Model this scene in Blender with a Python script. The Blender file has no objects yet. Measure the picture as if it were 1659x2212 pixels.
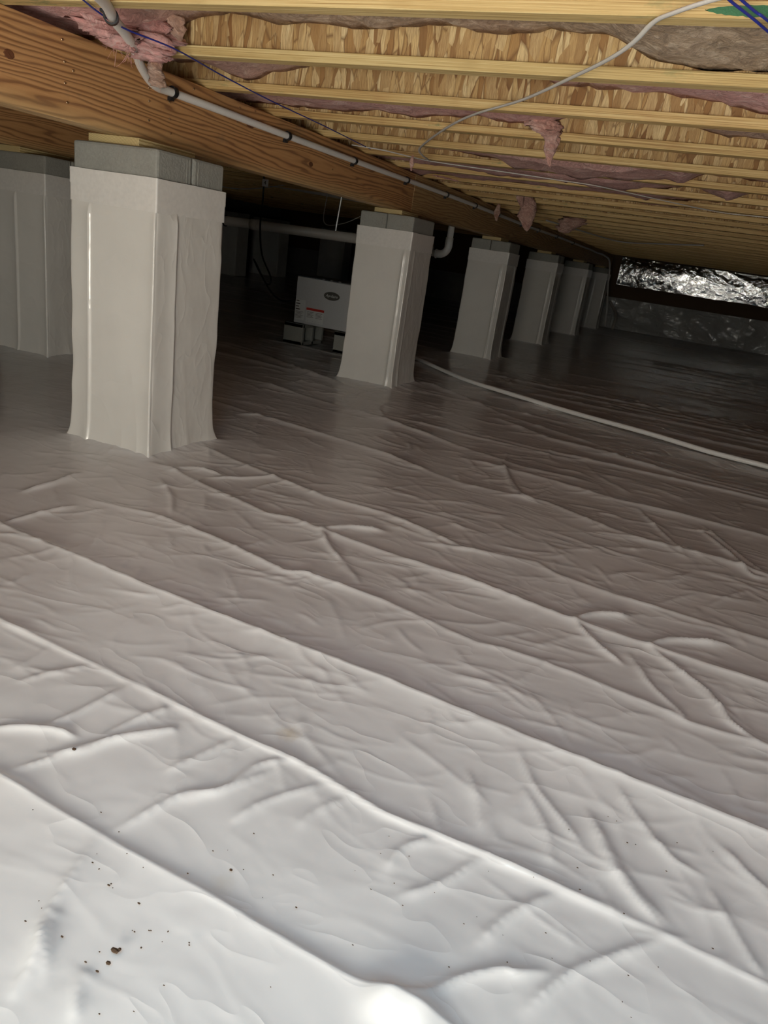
import bpy, bmesh, math, random
import numpy as np
from mathutils import Vector, Matrix
C = bpy.context.scene.collection
SC = bpy.context.scene
R = math.radians

# ------------------------------------------------------------------ camera
H = 0.951                                   # eye height above the liner
right = Vector((0.9040, 0.4036, 0.1402)); fwd = Vector((-0.33854, 0.87605, -0.34299))
FPX = 1552.1
fwd.normalize(); right = (right - fwd * right.dot(fwd)).normalized(); up = right.cross(fwd)
cam = bpy.data.cameras.new('camera'); cam_o = bpy.data.objects.new('camera', cam); C.objects.link(cam_o)
cam_o.matrix_world = Matrix(((right.x, up.x, -fwd.x, 0), (right.y, up.y, -fwd.y, 0), (right.z, up.z, -fwd.z, H), (0, 0, 0, 1)))
cam.sensor_fit = 'VERTICAL'; cam.sensor_height = 36.0; cam.sensor_width = 27.0
cam.lens = FPX / 2212 * 36.0; cam.clip_start = 0.02; cam.clip_end = 100
SC.camera = cam_o

# ------------------------------------------------------------------ light
w = bpy.data.worlds.new('world'); SC.world = w; w.use_nodes = True
w.node_tree.nodes['Background'].inputs[0].default_value = (0.75, 0.87, 1.0, 1)
w.node_tree.nodes['Background'].inputs[1].default_value = 1.0
HATCH = (-0.90, 0.45, 0.12, 0.90)           # x0, x1, z0, z1 of the access opening in the wall behind the camera
YB = -1.25
def light(name, kind, loc, direction, energy, color, **k):
    l = bpy.data.lights.new(name, kind); l.energy = energy; l.color = color
    for a, v in k.items(): setattr(l, a, v)
    o = bpy.data.objects.new(name, l); C.objects.link(o); o.location = loc
    o.rotation_euler = Vector(direction).to_track_quat('-Z', 'Y').to_euler(); return o
light('daylight_at_wall_opening', 'AREA', (-0.22, YB + 0.02, 0.51), (-0.08, 1, 0.64), 76, (1.0, 0.93, 0.80),
      shape='RECTANGLE', size=1.30, size_y=0.74)
FH = (-0.60, 0.70, -0.74, 0.20)             # unseen overhead opening, added just behind the camera for the fill
light('added_overhead_fill', 'AREA', (0.05, -0.27, 1.50), (0, 0.55, -1), 18, (0.40, 0.76, 1.0),
      shape='RECTANGLE', size=1.2, size_y=0.85)  # cool fill lamp added to brighten the foreground liner
light('sun', 'SUN', (0, -4, 4), (0.30, 0.90, -0.42), 14, (1.0, 0.98, 0.94), angle=R(0.53))
SC.view_settings.view_transform = 'Standard'; SC.view_settings.look = 'None'
SC.view_settings.exposure = 0.0; SC.view_settings.gamma = 1.0; SC.view_settings.use_curve_mapping = False

# ------------------------------------------------------------------ sizes (metres, z above the liner)
GX = -2.147                                 # face of the girder
ZG = 1.199; ZT = 1.464                      # girder underside, joist underside
SP = 0.516; Y0 = 1.770                      # joist spacing, front of joist 0
FL = 0.031; FW = 0.054; JD = 0.302
ZP = 1.166                                  # top of the piers
YF = 16.9; XL = -10.5; XR = 3.4
rnd = random.Random(7); nrng = np.random.RandomState(5)

def ray(px, py): return fwd + right * ((px - 829.5) / FPX) - up * ((py - 1106) / FPX)
def onz(px, py, z): d = ray(px, py); t = (z - H) / d.z; return Vector((d.x * t, d.y * t, z))
def onx(px, py, x): d = ray(px, py); t = x / d.x; return Vector((x, d.y * t, H + d.z * t))
def ony(px, py, y): d = ray(px, py); t = y / d.y; return Vector((d.x * t, y, H + d.z * t))

# ------------------------------------------------------------------ noise
_T = nrng.rand(256, 256)
def vn(x, y):
    xi = np.floor(x).astype(int); yi = np.floor(y).astype(int); fx = x - xi; fy = y - yi
    fx = fx * fx * (3 - 2 * fx); fy = fy * fy * (3 - 2 * fy)
    a = _T[xi & 255, yi & 255]; b = _T[(xi + 1) & 255, yi & 255]; c = _T[xi & 255, (yi + 1) & 255]; d = _T[(xi + 1) & 255, (yi + 1) & 255]
    return (a + (b - a) * fx) * (1 - fy) + (c + (d - c) * fx) * fy
def fbm(x, y, o=4):
    s = 0; a = .5
    for i in range(o):
        s = s + a * vn(x * 2 ** i + 17.3 * i, y * 2 ** i + 5.1 * i); a *= .5
    return s
def ridged(x, y, o=3):
    s = 0; a = .5
    for i in range(o):
        n = 1 - np.abs(2 * vn(x * 2 ** i + 7.7 * i, y * 2 ** i + 3.3 * i) - 1); s = s + a * n ** 3; a *= .5
    return s

# ------------------------------------------------------------------ materials
class N:
    def __init__(s, name):
        s.m = bpy.data.materials.new(name); s.m.use_nodes = True; s.t = s.m.node_tree; s.b = s.t.nodes['Principled BSDF']
        s.co = s.t.nodes.new('ShaderNodeTexCoord')
    def n(s, typ, ins=None, **p):
        x = s.t.nodes.new('ShaderNode' + typ)
        for k, v in p.items(): setattr(x, k, v)
        for k, v in (ins or {}).items():
            if isinstance(v, bpy.types.NodeSocket): s.t.links.new(v, x.inputs[k])
            else: x.inputs[k].default_value = v
        return x
    def map(s, sc, rot=(0, 0, 0), loc=(0, 0, 0), src='Object'):
        v = s.co.outputs[src]
        return s.n('Mapping', {'Vector': v, 'Scale': sc, 'Rotation': rot, 'Location': loc}).outputs[0]
    def noise(s, vec, scale=1, detail=4, rough=.5, dist=0): return s.n('TexNoise', {'Vector': vec, 'Scale': scale, 'Detail': detail, 'Roughness': rough, 'Distortion': dist})
    def ramp(s, fac, stops):
        r = s.n('ValToRGB', {'Fac': fac}); e = r.color_ramp.elements
        while len(e) > 1: e.remove(e[-1])
        e[0].position = stops[0][0]; e[0].color = (*stops[0][1], 1)
        for p, c in stops[1:]: x = e.new(p); x.color = (*c, 1)
        return r.outputs[0]
    def mix(s, fac, a, b, bt='MIX'):
        x = s.n('Mix', data_type='RGBA', blend_type=bt)
        for i, v in ((0, fac), (6, a), (7, b)):
            if isinstance(v, bpy.types.NodeSocket): s.t.links.new(v, x.inputs[i])
            else: x.inputs[i].default_value = v if i == 0 else (*v, 1)
        return x.outputs[2]
    def math(s, op, a, b=0.0, c=0.0):
        x = s.n('Math', operation=op)
        for i, v in enumerate((a, b, c)):
            if isinstance(v, bpy.types.NodeSocket): s.t.links.new(v, x.inputs[i])
            else: x.inputs[i].default_value = v
        return x.outputs[0]
    def bump(s, h, dist, strength=1, prev=None):
        d = {'Height': h, 'Distance': dist, 'Strength': strength}
        if prev: d['Normal'] = prev
        return s.n('Bump', d).outputs[0]
    def set(s, **k):
        nm = dict(col='Base Color', rough='Roughness', metal='Metallic', normal='Normal', spec='Specular IOR Level', sss='Subsurface Weight', sheen='Sheen Weight', coat='Coat Weight', crough='Coat Roughness', alpha='Alpha')
        for a, v in k.items():
            i = s.b.inputs[nm[a]]
            if isinstance(v, bpy.types.NodeSocket): s.t.links.new(v, i)
            else: i.default_value = (*v, 1) if a == 'col' else v
        return s.m

def flat(name, col, rough=.5, metal=0, bump=0, bs=200):
    m = N(name); n = m.noise(m.map((1, 1, 1)), bs, 3)
    c = m.mix(n.outputs[0], tuple(v * .88 for v in col), tuple(min(1, v * 1.08) for v in col))
    m.set(col=c, rough=rough, metal=metal)
    if bump: m.set(normal=m.bump(n.outputs[0], bump))
    return m.m

def film(name, col, rough, fine):
    m = N(name); v = m.map((1, 1, 1))
    warp = m.noise(v, 3.0, 3, .5)
    vv = m.n('VectorMath', {0: v, 1: m.n('VectorMath', {0: warp.outputs[1], 'Scale': .12}, operation='SCALE').outputs[0]}, operation='ADD').outputs[0]
    a = m.noise(m.n('Mapping', {'Vector': vv, 'Scale': (4, 9, 6), 'Rotation': (0, 0, .5)}).outputs[0], 1, 2, .45, .3)
    b = m.noise(m.n('Mapping', {'Vector': vv, 'Scale': (9, 5, 6), 'Rotation': (0, 0, -.4)}).outputs[0], 1, 2, .45, .3)
    rid = m.math('POWER', m.math('SUBTRACT', 1.0, m.math('ABSOLUTE', m.math('MULTIPLY_ADD', a.outputs[0], 2.0, -1.0))), 5.0)
    n1 = m.bump(rid, fine)
    n2 = m.bump(b.outputs[0], fine * 2.2, 1, n1)
    n3 = m.bump(m.noise(v, 28, 2, .5, .3).outputs[0], fine * .12, 1, n2)
    dirt = m.noise(v, 2.2, 5, .6)
    c = m.mix(m.ramp(dirt.outputs[0], [(.35, (0, 0, 0)), (.75, (1, 1, 1))]), col, tuple(x * .90 for x in col))
    return m, m.set(col=c, rough=rough, normal=n3, spec=.5)

mf, M_FLOOR = film('liner_film', (.775, .765, .750), .20, .0013)
# two faint tea-coloured stains that belong to the film
def add_stain(m, spots):
    src = m.b.inputs['Base Color'].links[0].from_socket
    for (x, y, r, col, k) in spots:
        d = m.n('VectorMath', {0: m.co.outputs['Object'], 1: (x, y, 0)}, operation='DISTANCE').outputs['Value']
        nn = m.noise(m.map((1, 1, 1)), 120, 4).outputs[0]
        f = m.math('MULTIPLY', m.ramp(m.math('ADD', m.math('DIVIDE', d, r), m.math('MULTIPLY_ADD', nn, .8, -.4)), [(.1, (k, k, k)), (1.0, (0, 0, 0))]), 1.0)
        src = m.mix(f, src, col)
    m.set(col=src)
s1 = onz(625, 1583, 0); s2 = onz(480, 1905, 0)
add_stain(mf, [(s1.x, s1.y, .03, (.55, .43, .26), .45), (s2.x, s2.y, .025, (.60, .52, .38), .25)])
_, M_WRAP = film('pier_film', (.81, .785, .73), .17, .0012)
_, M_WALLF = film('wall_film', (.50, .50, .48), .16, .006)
M_TAPE = flat('seam_tape', (.80, .775, .73), .38, 0, .0004, 60)

def m_lvl(name, seed, cols):
    m = N(name); v = m.map((1.6, 150, 210), loc=(seed, seed * 2, 0))
    a = m.noise(v, 1, 6, .65, .4); b = m.noise(m.map((7, 14, 14), loc=(seed, 0, 0)), 1, 4)
    c = m.ramp(a.outputs[0], [(.33, cols[0]), (.48, cols[1]), (.66, cols[2])])
    c = m.mix(m.ramp(b.outputs[0], [(.55, (0, 0, 0)), (.8, (.35, .35, .35))]), c, cols[3])
    g = m.noise(m.map((6, 20, 20), loc=(seed * 3, 1, 0)), 1, 5, .7)
    big = m.noise(m.map((.7, 1, 1), loc=(seed * 5, 3, 0)), 1, 1)
    gm = m.math('MULTIPLY', m.ramp(g.outputs[0], [(.55, (0, 0, 0)), (.64, (.6, .6, .6))]), m.ramp(big.outputs[0], [(.55, (0, 0, 0)), (.62, (1, 1, 1))]))
    c = m.mix(gm, c, (.10, .20, .085))
    return m.set(col=c, rough=.6, normal=m.bump(a.outputs[0], .0015))
M_LVL = [m_lvl('lvl_flange_%s' % k, i * 3.7, cs) for i, (k, cs) in enumerate([
    ('pale', [(.34, .18, .055), (.66, .45, .18), (.84, .66, .33), (.46, .20, .07)]),
    ('tan', [(.30, .155, .05), (.60, .40, .155), (.78, .60, .28), (.38, .19, .06)]),
    ('green', [(.33, .19, .06), (.64, .46, .19), (.83, .67, .34), (.44, .27, .09)])])]
def m_osb():
    m = N('osb_web'); info = m.n('ObjectInfo')
    off = m.n('CombineXYZ', {'X': m.math('MULTIPLY', info.outputs['Random'], 40.0)}).outputs[0]
    v0 = m.n('VectorMath', {0: m.co.outputs['Object'], 1: off}, operation='ADD').outputs[0]
    wn = m.noise(v0, 9, 2); v1 = m.n('VectorMath', {0: v0, 1: m.n('VectorMath', {0: wn.outputs[1], 'Scale': .02}, operation='SCALE').outputs[0]}, operation='ADD').outputs[0]
    def layer(sc, rot):
        vv = m.n('Mapping', {'Vector': v1, 'Scale': sc, 'Rotation': (0, rot, 0)}).outputs[0]
        return m.n('TexVoronoi', {'Vector': vv, 'Scale': 1.0, 'Randomness': 1.0})
    a = layer((50, 1, 10), .10); b = layer((38, 1, 9), -.60); d = layer((42, 1, 10), .85)
    edge = m.n('TexVoronoi', {'Vector': m.n('Mapping', {'Vector': v1, 'Scale': (50, 1, 10), 'Rotation': (0, .10, 0)}).outputs[0], 'Scale': 1.0, 'Randomness': 1.0}, feature='DISTANCE_TO_EDGE').outputs['Distance']
    def ch(x, i): return m.n('SeparateColor', {0: x.outputs['Color']}).outputs[i]
    pal = [(0, (.26, .12, .04)), (.10, (.46, .27, .10)), (.35, (.62, .42, .18)), (.7, (.76, .56, .27)), (1, (.86, .70, .40))]
    c = m.ramp(ch(a, 0), pal)
    c = m.mix(m.ramp(edge, [(.0, (.75, .75, .75)), (.09, (0, 0, 0))]), c, (.16, .075, .03))
    ra = m.math('ADD', ch(a, 0), m.math('MULTIPLY', edge, 1.2))
    for x, th, p in ((b, .66, [(0, (.30, .16, .06)), (1, (.66, .45, .20))]), (d, .70, [(0, (.44, .26, .10)), (1, (.82, .64, .34))])):
        mk = m.ramp(ch(x, 1), [(th, (0, 0, 0)), (th + .01, (1, 1, 1))]); c = m.mix(mk, c, m.ramp(ch(x, 2), p)); ra = m.math('ADD', ra, mk)
    gr = m.noise(m.n('Mapping', {'Vector': v1, 'Scale': (260, 1, 22)}).outputs[0], 1, 4, .6)
    c = m.mix(m.ramp(gr.outputs[0], [(.35, (.55, .55, .55)), (.6, (0, 0, 0))]), c, (.28, .14, .05))
    return m.set(col=c, rough=.7, normal=m.bump(m.math('ADD', ra, m.math('MULTIPLY', gr.outputs[0], .5)), .0035))
M_OSB = m_osb()
def m_beam(name, dark, mid, light_, sap, seed):
    m = N(name); v = m.map((1, .10, 1), loc=(seed, seed, seed * .3))
    wn = m.noise(v, 7, 3, .5); v2 = m.n('VectorMath', {0: v, 1: m.n('VectorMath', {0: wn.outputs[1], 'Scale': .16}, operation='SCALE').outputs[0]}, operation='ADD').outputs[0]
    wv = m.n('TexWave', {'Vector': v2, 'Scale': 17.0, 'Distortion': 7.0, 'Detail': 3.0, 'Detail Scale': .8, 'Detail Roughness': .5}, wave_type='BANDS', bands_direction='Z', wave_profile='SIN')
    c = m.ramp(wv.outputs['Fac'], [(.05, dark), (.28, mid), (.8, light_)])
    z = m.n('SeparateXYZ', {0: m.co.outputs['Object']}).outputs[2]
    big = m.noise(m.map((3, .8, 3), loc=(0, seed, 0)), 1, 3)
    edge = m.ramp(m.math('ADD', m.math('MULTIPLY', z, 9.0), m.math('MULTIPLY', big.outputs[0], 1.0)), [(.45, (.75, .75, .75)), (1.15, (0, 0, 0))])
    c = m.mix(edge, c, m.mix(wv.outputs['Fac'], tuple(x * .72 for x in sap), sap))
    st = m.noise(m.map((8, 5, 10), loc=(seed, 4, 0)), 1, 6, .65)
    c = m.mix(m.ramp(st.outputs[0], [(.62, (0, 0, 0)), (.78, (.5, .5, .5))]), c, (.12, .10, .07))
    fib = m.noise(m.map((90, 4, 150)), 1, 3)
    c = m.mix(.18, c, m.mix(fib.outputs[0], (.15, .07, .03), (.9, .6, .35)))
    return m, m.set(col=c, rough=.55, normal=m.bump(m.math('ADD', wv.outputs['Fac'], fib.outputs[0]), .0012))
_, M_BEAM1 = m_beam('girder_redwood', (.26, .105, .035), (.50, .245, .085), (.62, .325, .125), (.68, .48, .22), 1.3)
_, M_BEAM2 = m_beam('girder_pale', (.30, .16, .06), (.46, .28, .11), (.54, .35, .15), (.52, .36, .16), 6.1)
def m_shim():
    m = N('shim_pine'); wv = m.n('TexWave', {'Vector': m.map((1, 1, 1), loc=(.22, 0, .12)), 'Scale': 60.0, 'Distortion': 1.5, 'Detail': 2.0}, wave_type='RINGS', rings_direction='Y')
    return m.set(col=m.ramp(wv.outputs['Fac'], [(.1, (.42, .30, .12)), (.6, (.72, .58, .30))]), rough=.65)
M_SHIM = m_shim()
def m_block():
    m = N('concrete'); v = m.map((1, 1, 1)); a = m.noise(v, 90, 6, .7); b = m.noise(v, 7, 3)
    vl = m.noise(m.map((60, 60, 6)), 1, 3)
    c = m.mix(b.outputs[0], (.25, .25, .225), (.40, .40, .36)); c = m.mix(.35, c, m.mix(a.outputs[0], (.12, .12, .10), (.58, .57, .52)))
    return m.set(col=c, rough=.93, normal=m.bump(m.math('ADD', a.outputs[0], m.math('MULTIPLY', vl.outputs[0], .5)), .003), spec=.2)
M_BLOCK = m_block()
def m_wool():
    m = N('fibreglass'); at = m.n('Attribute', attribute_name='wool')
    v = m.map((1, 1, 1)); wn = m.noise(v, 10, 3)
    v2 = m.n('VectorMath', {0: v, 1: m.n('VectorMath', {0: wn.outputs[1], 'Scale': .15}, operation='SCALE').outputs[0]}, operation='ADD').outputs[0]
    a = m.noise(m.n('Mapping', {'Vector': v2, 'Scale': (14, 22, 40)}).outputs[0], 1, 8, .7, 1.0)
    pink = m.ramp(a.outputs[0], [(.3, (.58, .24, .21)), (.5, (.86, .45, .42)), (.7, (.95, .68, .63))])
    brown = m.ramp(a.outputs[0], [(.3, (.24, .15, .08)), (.5, (.52, .36, .22)), (.68, (.86, .70, .52))])
    c = m.mix(at.outputs['Fac'], brown, pink)
    return m.set(col=c, rough=1.0, spec=.05, sheen=.3, normal=m.bump(a.outputs[0], .018))
M_WOOL = m_wool()
def m_foil():
    m = N('foil'); v = m.map((1, 1, 1)); vo = m.n('TexVoronoi', {'Vector': m.map((7, 1, 9)), 'Scale': 1.0}, feature='SMOOTH_F1')
    a = m.noise(v, 9, 5, .6, 1.2)
    q = m.n('TexVoronoi', {'Vector': m.map((28, 1, 28)), 'Scale': 1.0})
    n1 = m.bump(a.outputs[0], .008); n2 = m.bump(vo.outputs['Distance'], .004, 1, n1); n3 = m.bump(q.outputs['Distance'], .0010, 1, n2)
    return m.set(col=(.80, .80, .80), metal=1.0, rough=.05, normal=n3)
M_FOIL = m_foil()
M_PVC = flat('white_pvc', (.93, .91, .87), .35)
M_CABLE = flat('white_cable_jacket', (.70, .67, .62), .45)
M_GREYP = flat('drain_pipe_plastic', (.60, .56, .50), .4)
M_BLACK = flat('black_plastic', (.012, .013, .016), .35)
M_BLUE = flat('blue_cord', (.025, .035, .30), .4)
M_NAIL = flat('nail_steel', (.55, .40, .25), .3, 1)
M_CASE = flat('painted_steel', (.52, .52, .52), .35)
M_DARK = flat('dark_panel', (.03, .035, .04), .5)
M_RED = flat('red_print', (.50, .03, .02), .5)
M_PAPER = flat('label_paper', (.62, .62, .60), .6)
M_INK = flat('ink', (.06, .05, .04), .6)
M_GREEN = flat('green_paint', (.045, .17, .075), .7, 0, .001, 300)
M_RIM = flat('rim_board', (.14, .085, .045), .8, 0, .003, 30)
M_SUB = flat('subfloor_board', (.40, .27, .14), .8, 0, .003, 40)
M_DIRT = flat('masonry_dark', (.16, .155, .15), .9, 0, .01, 25)
M_SPECK = flat('debris_brown', (.07, .04, .02), .8)
M_STEEL = flat('galvanised_strap', (.35, .36, .37), .4, 1)

# ------------------------------------------------------------------ mesh helpers
def finish(name, me, mat, parent=None, smooth=False):
    o = bpy.data.objects.new(name, me); C.objects.link(o)
    if mat is not None: me.materials.append(mat)
    if smooth: me.polygons.foreach_set('use_smooth', [True] * len(me.polygons))
    if parent: o.parent = parent
    return o
def obj(name, bm, mat, parent=None, smooth=False):
    me = bpy.data.meshes.new(name); bm.normal_update(); bm.to_mesh(me); bm.free(); return finish(name, me, mat, parent, smooth)
def tag(o, label=None, cat=None, group=None, kind=None):
    if label: o['label'] = label
    if cat: o['category'] = cat
    if group: o['group'] = group
    if kind: o['kind'] = kind
    return o
def thing(name, label, cat, loc=(0, 0, 0), group=None):
    o = bpy.data.objects.new(name, None); C.objects.link(o); o.location = loc; o.empty_display_size = .1
    return tag(o, label, cat, group)
def box(bm, x0, x1, y0, y1, z0, z1, bev=0, seg=2):
    vs = bmesh.ops.create_cube(bm, size=1)['verts']
    for v in vs: v.co = Vector(((x0 + x1) / 2 + v.co.x * (x1 - x0), (y0 + y1) / 2 + v.co.y * (y1 - y0), (z0 + z1) / 2 + v.co.z * (z1 - z0)))
    if bev:
        es = list({e for v in vs for e in v.link_edges}); bmesh.ops.bevel(bm, geom=es, offset=bev, segments=seg, affect='EDGES', profile=.5)
    return bm
def bx(*a, **k): return box(bmesh.new(), *a, **k)
def smooth_path(pts, n=8):
    P = [Vector(p) for p in pts]; P = [P[0] * 2 - P[1]] + P + [P[-1] * 2 - P[-2]]; out = []
    for i in range(1, len(P) - 2):
        for k in range(n):
            t = k / n; a, b, c, d = P[i - 1], P[i], P[i + 1], P[i + 2]
            out.append(.5 * ((2 * b) + (c - a) * t + (2 * a - 5 * b + 4 * c - d) * t * t + (3 * b - a - 3 * c + d) * t ** 3))
    out.append(P[-2]); return out
def tube(bm, pts, r, seg=12, cap=True, flatn=1.0):
    rs = r if isinstance(r, (list, tuple)) else [r] * len(pts)
    rings = []; prev = None
    for i, p in enumerate(pts):
        d = (pts[min(i + 1, len(pts) - 1)] - pts[max(i - 1, 0)]).normalized()
        if prev is None: u = d.cross(Vector((0, 0, 1)) if abs(d.z) < .9 else Vector((1, 0, 0))).normalized()
        else: u = (prev - d * prev.dot(d)).normalized()
        prev = u; v = d.cross(u)
        rings.append([bm.verts.new(p + (u * math.cos(a) + v * math.sin(a) * flatn) * rs[i]) for a in [2 * math.pi * k / seg for k in range(seg)]])
    for a, b in zip(rings, rings[1:]):
        for k in range(seg): bm.faces.new((a[k], a[(k + 1) % seg], b[(k + 1) % seg], b[k]))
    if cap: bm.faces.new(rings[0][::-1]); bm.faces.new(rings[-1])
    return bm
def grid_mesh(name, X, Y, Z, loop=False):
    ny, nx = X.shape; co = np.stack([X, Y, Z], -1).reshape(-1, 3)
    i = np.arange(ny - 1)[:, None] * nx; cols = np.arange(nx if loop else nx - 1)[None, :]
    nxt = (cols + 1) % nx
    f = np.stack([i + cols, i + nxt, i + nxt + nx, i + cols + nx], -1).reshape(-1, 4)
    me = bpy.data.meshes.new(name); me.vertices.add(len(co)); me.vertices.foreach_set('co', co.astype(np.float32).ravel())
    me.loops.add(f.size); me.loops.foreach_set('vertex_index', f.astype(np.int32).ravel())
    me.polygons.add(len(f)); me.polygons.foreach_set('loop_start', np.arange(0, f.size, 4, dtype=np.int32)); me.polygons.foreach_set('loop_total', np.full(len(f), 4, dtype=np.int32))
    me.update(calc_edges=True); me.validate(); return me

# ------------------------------------------------------------------ setting
# the liner on the ground: a real height field of fold lines, creases and billows
def make_floor():
    ys = [-1.25]
    while ys[-1] < .35: ys.append(ys[-1] + .03)
    while ys[-1] < YF: ys.append(ys[-1] + .0034 * (1 + max(0, ys[-1] - .4) * .75))
    ys = np.array(ys)
    xs = list(np.arange(-2.3, 1.1, .0070))
    x = xs[0]; st = .0070; left = []
    while x > XL: st *= 1.035; st = min(st, .08); x -= st; left.append(x)
    x = xs[-1]; st = .0065; rt = []
    while x < XR: st *= 1.06; st = min(st, .08); x += st; rt.append(x)
    xs = np.array(left[::-1] + xs + rt)
    X, Y = np.meshgrid(xs, ys); Z = np.zeros_like(X)
    # billows
    Z += .012 * (fbm(X * 1.1, Y * 2.0, 2) - .45)
    wx = X + .10 * fbm(X * 3, Y * 3, 2); wy = Y + .10 * fbm(X * 3 + 9, Y * 3, 2)
    Z += .0014 * ridged(wx * 3.2 + wy * 1.6, wy * 6.5 - wx * 2.0, 2) * (.3 + fbm(X * 1.3 + 4, Y * 1.3, 2) * 1.3)
    Z += .0009 * ridged(wx * 5.5 - wy * 3.0, wy * 3.5 + wx * 2.0, 2) * (.1 + fbm(X * 1.9 + 31, Y * 1.9, 2) * 1.3)
    Z += .0050 * ridged(wx * 4.5 + wy * 1.5, wy * 9 - wx * 2.0, 3) * np.clip((Y - 4.5) / 2.5, 0, 1) * np.clip((X + 1.6) / .8, 0, 1) * np.clip((14.5 - Y) / 2, 0, 1)
    # long fold lines, read as polylines on the floor
    F = [([(0, 1670), (220, 1800), (432, 1918), (560, 2000), (800, 2140), (960, 2212)], .012, .050, .012),
         ([(-200, 1240), (25, 1350), (110, 1390), (200, 1433), (285, 1475), (430, 1545), (525, 1592), (648, 1647), (830, 1755), (1115, 1870), (1340, 1975), (1440, 2020), (1659, 2130), (1900, 2250)], .008, .006, .022),
         ([(-200, 1030), (0, 1132), (240, 1240), (430, 1315), (680, 1415), (829, 1470), (1100, 1580), (1400, 1710), (1659, 1808), (1900, 1910)], .020, .055, .014),
         ([(200, 1080), (330, 1110), (470, 1165), (545, 1200), (615, 1235), (660, 1240), (829, 1300), (1030, 1388), (1090, 1400), (1240, 1455), (1450, 1540), (1480, 1558), (1659, 1610), (1900, 1700)], .011, .022, .025),
         ([(365, 1012), (575, 1110), (630, 1120), (690, 1145), (829, 1192), (1000, 1250), (1240, 1340), (1400, 1395), (1659, 1480), (1900, 1560)], .016, .030, .030),
         ([(460, 975), (600, 1035), (700, 1075), (829, 1110), (900, 1140), (1000, 1185), (1160, 1215), (1200, 1240), (1340, 1290), (1659, 1385), (1900, 1455)], .011, .03, .04),
         ([(470, 870), (640, 920), (830, 980), (1000, 1045), (1180, 1085), (1325, 1145), (1400, 1170), (1560, 1210), (1659, 1245), (1900, 1310)], .013, .035, .04),
         ([(1040, 1000), (1180, 1035), (1330, 1080), (1480, 1115), (1659, 1160)], .014, .04, .05),
         ([(470, 800), (640, 850), (829, 905), (980, 960), (1130, 1010), (1250, 1035)], .013, .04, .05),
         ([(1075, 905), (1180, 945), (1330, 985), (1500, 1035), (1659, 1075)], .016, .04, .05),
         ([(465, 742), (560, 765), (660, 803), (800, 850)], .018, .04, .05), ([(930, 830), (1100, 900), (1290, 962), (1420, 1000)], .014, .04, .05)]
    for pts, A, wn, wf in F:
        W = [onz(px, py, 0) for px, py in pts]; W.sort(key=lambda p: p.x)
        px = np.array([p.x for p in W]); py = np.array([p.y for p in W])
        sel = (xs > px[0] - .15) & (xs < px[-1] + .15)
        yc = np.interp(xs, px, py) + .010 * (fbm(xs * 3.1, xs * 0 + A * 999, 3) - .45)
        amp = A * (.42 + .62 * vn(xs * 3.3 + A * 777, xs * 0 + 2.0)) * np.clip((xs - px[0] + .12) / .15, 0, 1) * np.clip((px[-1] + .12 - xs) / .15, 0, 1)
        d = Y[:, sel] - yc[sel][None, :]
        Z[:, sel] += amp[sel][None, :] * np.where(d < 0, np.exp(d / wn), np.exp(-d / wf)) + .30 * amp[sel][None, :] * np.exp(-np.abs(d) / (.0035 + .0035 * py.mean()))
    # generic far folds
    y = 4.0; k = 0
    while y < YF - .2:
        for xa, xb in ((-9.5, -2.6), (-2.2, 3.2)):
            for rep in range(2):
                a = rnd.uniform(xa, xb - 1); b = min(xb, a + rnd.uniform(1.2, 4)); sel = (xs > a) & (xs < b); xx = xs[sel]
                if not sel.any(): continue
                yc = y + rnd.uniform(-.1, .1) + .12 * (fbm(xx * 1.2, xx * 0 + k * 3.7, 3) - .5) + rnd.uniform(-.04, .04) * (xx - a)
                rows = np.abs(ys - y) < .6; amp = rnd.uniform(.010, .020) * np.sin(np.pi * (xx - a) / (b - a)) ** .6
                d = Y[np.ix_(rows, sel)] - yc[None, :]
                Z[np.ix_(rows, sel)] += amp[None, :] * np.where(d < 0, np.exp(d / .022), np.exp(-d / .03)); k += 1
        y += rnd.uniform(.26, .42)
    # short creases
    def crease(P, A, wd):
        P = [(p.x, p.y) for p in smooth_path([Vector((a, b, 0)) for a, b in P], 5)]
        x0 = min(p[0] for p in P) - wd * 5; x1 = max(p[0] for p in P) + wd * 5; y0 = min(p[1] for p in P) - wd * 5; y1 = max(p[1] for p in P) + wd * 5
        i0, i1 = np.searchsorted(ys, [y0, y1]); j0, j1 = np.searchsorted(xs, [x0, x1])
        if i1 - i0 < 2 or j1 - j0 < 2: return
        xx = X[i0:i1, j0:j1]; yy = Y[i0:i1, j0:j1]; best = np.full(xx.shape, 1e9); tt = np.zeros(xx.shape)
        for q in range(len(P) - 1):
            ax, ay = P[q]; bx_, by = P[q + 1]; dx, dy = bx_ - ax, by - ay; L = dx * dx + dy * dy + 1e-12
            t = np.clip(((xx - ax) * dx + (yy - ay) * dy) / L, 0, 1); d = np.hypot(xx - ax - t * dx, yy - ay - t * dy)
            m = d < best; best[m] = d[m]; tt[m] = (q + t[m]) / (len(P) - 1)
        Z[i0:i1, j0:j1] += A * np.exp(-best / wd) * np.clip(np.sin(np.pi * np.clip(tt * .9 + .05, 0, 1)) * 1.6, 0, 1)
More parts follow.
